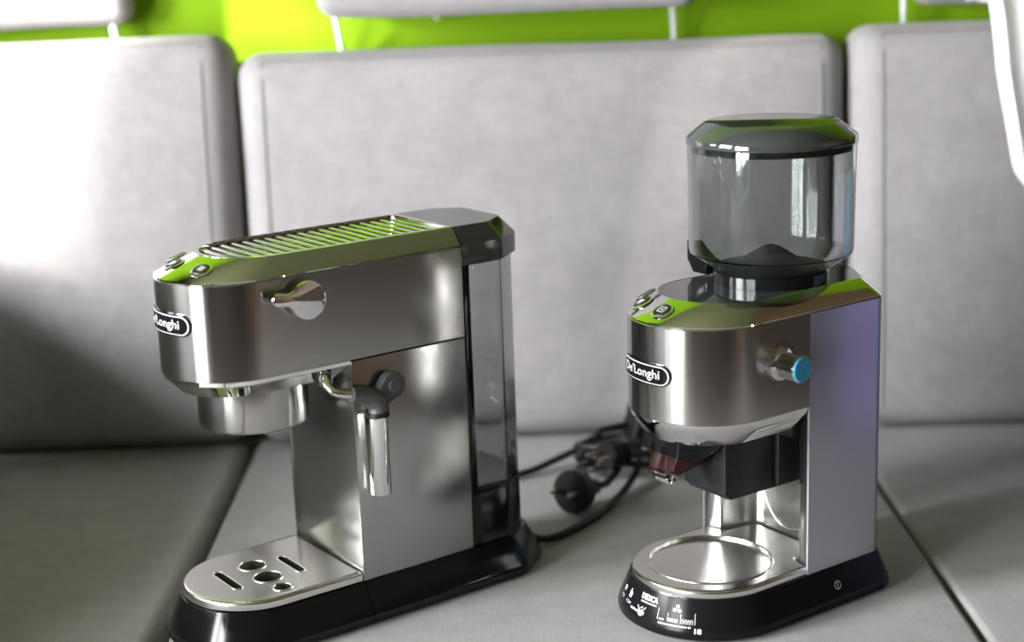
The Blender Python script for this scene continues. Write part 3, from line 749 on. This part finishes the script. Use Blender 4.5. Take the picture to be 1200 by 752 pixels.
lid = lathe('hopper_lid', [(.0600, .3600), (.0622, .3604), (.0622, .3656), (.0655, .3658), (.0658, .3668), (.0655, .3705), (.0650, .3715), (.0520, .3812), (.0505, .3818), (.0001, .3822)], 'lid', GR, hx, 72)
wm = frame_mx((0, 0, 0), (0, -1, 0), (0, 0, 1))      # local x = +x
prism('hopper_catch', [Vector(p) for p in ((-.056, .2590), (-.040, .2590), (-.040, .2700), (-.0630, .2840), (-.0630, .2690))][::1], Matrix.Translation((0, -.070, 0)) @ wm, 0, .014, 'black', GR, .0008)
# printing on the sloped front of the base
def base_map(phi0, t0, e=.0004):
    # surface between offsets .0100 @ z .010 and .0025 @ z .028
    R0, z0, R1, z1 = gH + .0100, .010, gH + .0025, .028
    L = math.hypot(R1 - R0, z1 - z0)
    def f(x, y, z):
        t = (t0 + y) / L; R = R0 + (R1 - R0) * t + e; Z = z0 + (z1 - z0) * t + e * .35; a = phi0 + x / (gH + .006)
        return Vector((R * math.sin(a), gCY - R * math.cos(a), Z))
    return f
D = math.radians
def decal(name, me, phi, t): link(map_mesh(me, base_map(D(phi), t)), name, 'print', GR, 0)
decal('lettering', text_mesh('DEDICA', .0058, .0180, .0003), 4, .0172)
decal('lettering', merge([poly_mesh([rect(-.0085 + i * .0013, -.0085 + i * .0013 + (.0009 if i % 3 else .0011), -.0005, .0005 + .0002 * (i % 2)) for i in range(13)])]), 4, .0130)
decal('lettering', text_mesh('18', .0052, .0052, .0002), 41.5, -.0003)
# quantity scale: arrow, tick bars and the row of short strokes
pol = [rect(-.0140, .0110, -.0001, .0001)]
for i in range(18): x = -.0135 + i * .00130; pol.append(rect(x, x + .0006, -.0007, .0007))
pol.append([(.0105, -.0011), (.0125, 0), (.0105, .0011)])
for x, h_ in ((-.0150, .0085), (-.0065, .0065), (.0040, .0070), (.0150, .0085)): pol.append(rect(x - .0002, x + .0002, .0024, .0024 + h_))
for x0, k, hh in ((-.0135, 4, .0016), (-.0055, 7, .0030), (.0050, 8, .0036)):
    for i in range(k): x = x0 + i * .00115; pol += [rect(x, x + .0003, .0022, .0022 + hh), rect(x + .0003, x + .0008, .0022 + hh * (.45 if i % 2 else .85), .0022 + hh * (.6 if i % 2 else 1.0))]
decal('quantity_scale', poly_mesh(pol), 26.5, .0020)
# bean symbols
pol = []
for cx, cy, rr in ((-.0020, 0, .0017), (.0020, -.0002, .0017), (.0002, .0030, .0016)):
    pol.append([(cx + rr * math.cos(2 * PI * i / 14), cy + rr * .85 * math.sin(2 * PI * i / 14)) for i in range(14)])
decal('bean_symbol', poly_mesh(pol), 27, .0140)
# portafilter symbol
pol = [rect(-.0105, -.0015, -.0012, .0004), rect(-.0015, .0060, -.0016, .0010), rect(.0005, .0040, -.0030, -.0016)]
pol += ringpolys(.002, .0065, .0046, .0052, 10, PI * 1.15, PI * 1.45) + ringpolys(.002, .0065, .0046, .0052, 10, PI * 1.55, PI * 1.9)
pol += [[(.0008, .0030), (.0024, .0026), (.0020, .0042)], [(.0026, .0038), (.0040, .0032), (.0034, .0048)]]
decal('portafilter_symbol', poly_mesh(pol), -3, .0045)
# cup symbols with small numbers at the left
pol = [rect(-.0018, .0018, .0010, .0050), rect(.0018, .0028, .0022, .0026), rect(.0018, .0028, .0040, .0044), rect(.0024, .0028, .0022, .0044), rect(-.0022, .0022, .0000, .0005), rect(-.0008, .0004, .0056, .0070)]
decal('cup_symbol', poly_mesh(pol), -17, .0100)
decal('cup_symbol', poly_mesh([rect(-.0014, .0014, .0010, .0040), rect(-.0018, .0018, .0000, .0005), rect(.0014, .0022, .0020, .0034)]), -28, .0110)
decal('lettering', text_mesh('1 2', .0034, .0050, .0001), -28, .0066)
decal('lettering', text_mesh('1 2 4', .0034, .0072, .0001), -17, .0062)
# power mark on the side of the base
pwm = frame_mx((gH + .0068, -.0446, .0185), (.925, 0, .38), (0, 0, 1))
me = poly_mesh(ringpolys(0, 0, .0029, .0034, 24) + [rect(-.0003, .0003, -.0018, .0018)])
map_mesh(me, lambda x, y, z: pwm @ Vector((x, y, .0006))); link(me, 'power_mark', 'print', GR, 0)

# ------------------------------------------------------------------ power cords
def plug(parent, pos, direction, upv=(0, 0, 1), r=.019):
    mx = frame_mx(pos, direction, upv)
    p = lathe('plug', [(.0045, -.040), (.0075, -.038), (.0085, -.026), (.0120, -.020), (r * .96, -.012), (r, -.010), (r, .000), (r * .93, .002), (.0001, .0022)], 'cord', parent, mx, 28)
    for s in (-1, 1): lathe('plug_pin', [(.0024, 0), (.0024, .016), (.0014, .019), (.0001, .0192)], 'brass', p, mx @ Matrix.Translation((s * .0095, 0, 0)), 12)
    return p
R_ = .0036
cA = empty('power_cord', (0.02, 1.34, 0.0), 0, 'black power cord curving from the espresso machine towards the coffee grinder', 'power cord')
def rel(o, pts): return [Vector(p) - o.location for p in pts]
tube('cord', rel(cA, spline([(.004, 1.322, .012), (.018, 1.321, .006), (.034, 1.331, .0042), (.055, 1.355, .0040), (.080, 1.392, .0042), (.104, 1.440, .008), (.119, 1.480, .016), (.121, 1.512, .026), (.106, 1.528, .030), (.080, 1.530, .026), (.045, 1.525, .012), (.012, 1.502, .006), (-.03, 1.475, .006), (-.06, 1.44, .010), (-.060, 1.395, .013)], 8)), R_, 'cord', cA, 10)
plug(cA, Vector((.049, 1.392, .0230)) - cA.location, (-.62, -.76, .16), r=.0205)
tube('cord', rel(cA, spline([(.0745, 1.423, .0165), (.086, 1.440, .014), (.099, 1.466, .022), (.094, 1.486, .034), (.072, 1.482, .034), (.060, 1.466, .028)], 6)), R_, 'cord', cA, 8)
cB = empty('power_cord', (0.12, 1.50, 0.0), 0, 'coiled black power cord with plug lying behind the coffee grinder', 'power cord')
pts = []
for i in range(46):
    a = i * .42; k = i / 45
    pts.append((.108 + (.040 + .010 * math.sin(i * 1.7)) * math.cos(a), 1.500 + (.034 + .006 * math.cos(i * 2.1)) * math.sin(a), .0045 + .034 * k + .010 * math.sin(a) ** 2))
pts += [(.165, 1.47, .030), (.205, 1.43, .012), (.235, 1.37, .006), (.247, 1.32, .008), (.250, 1.288, .012)]
tube('cord', rel(cB, spline(pts, 4)), R_, 'cord', cB, 8)
plug(cB, Vector((.088, 1.462, .034)) - cB.location, (-.75, -.6, .1), r=.015)
bm = cushion('x', .055, .036, .042, .008, n=(6, 6, 6), wob=0)
ad = finish(bm, 'cord_adapter', 'cord', None, 60); ad.rotation_euler = (0.1, .25, .35)
ad.parent = cB; ad.location = Vector((.140, 1.540, .040)) - cB.location
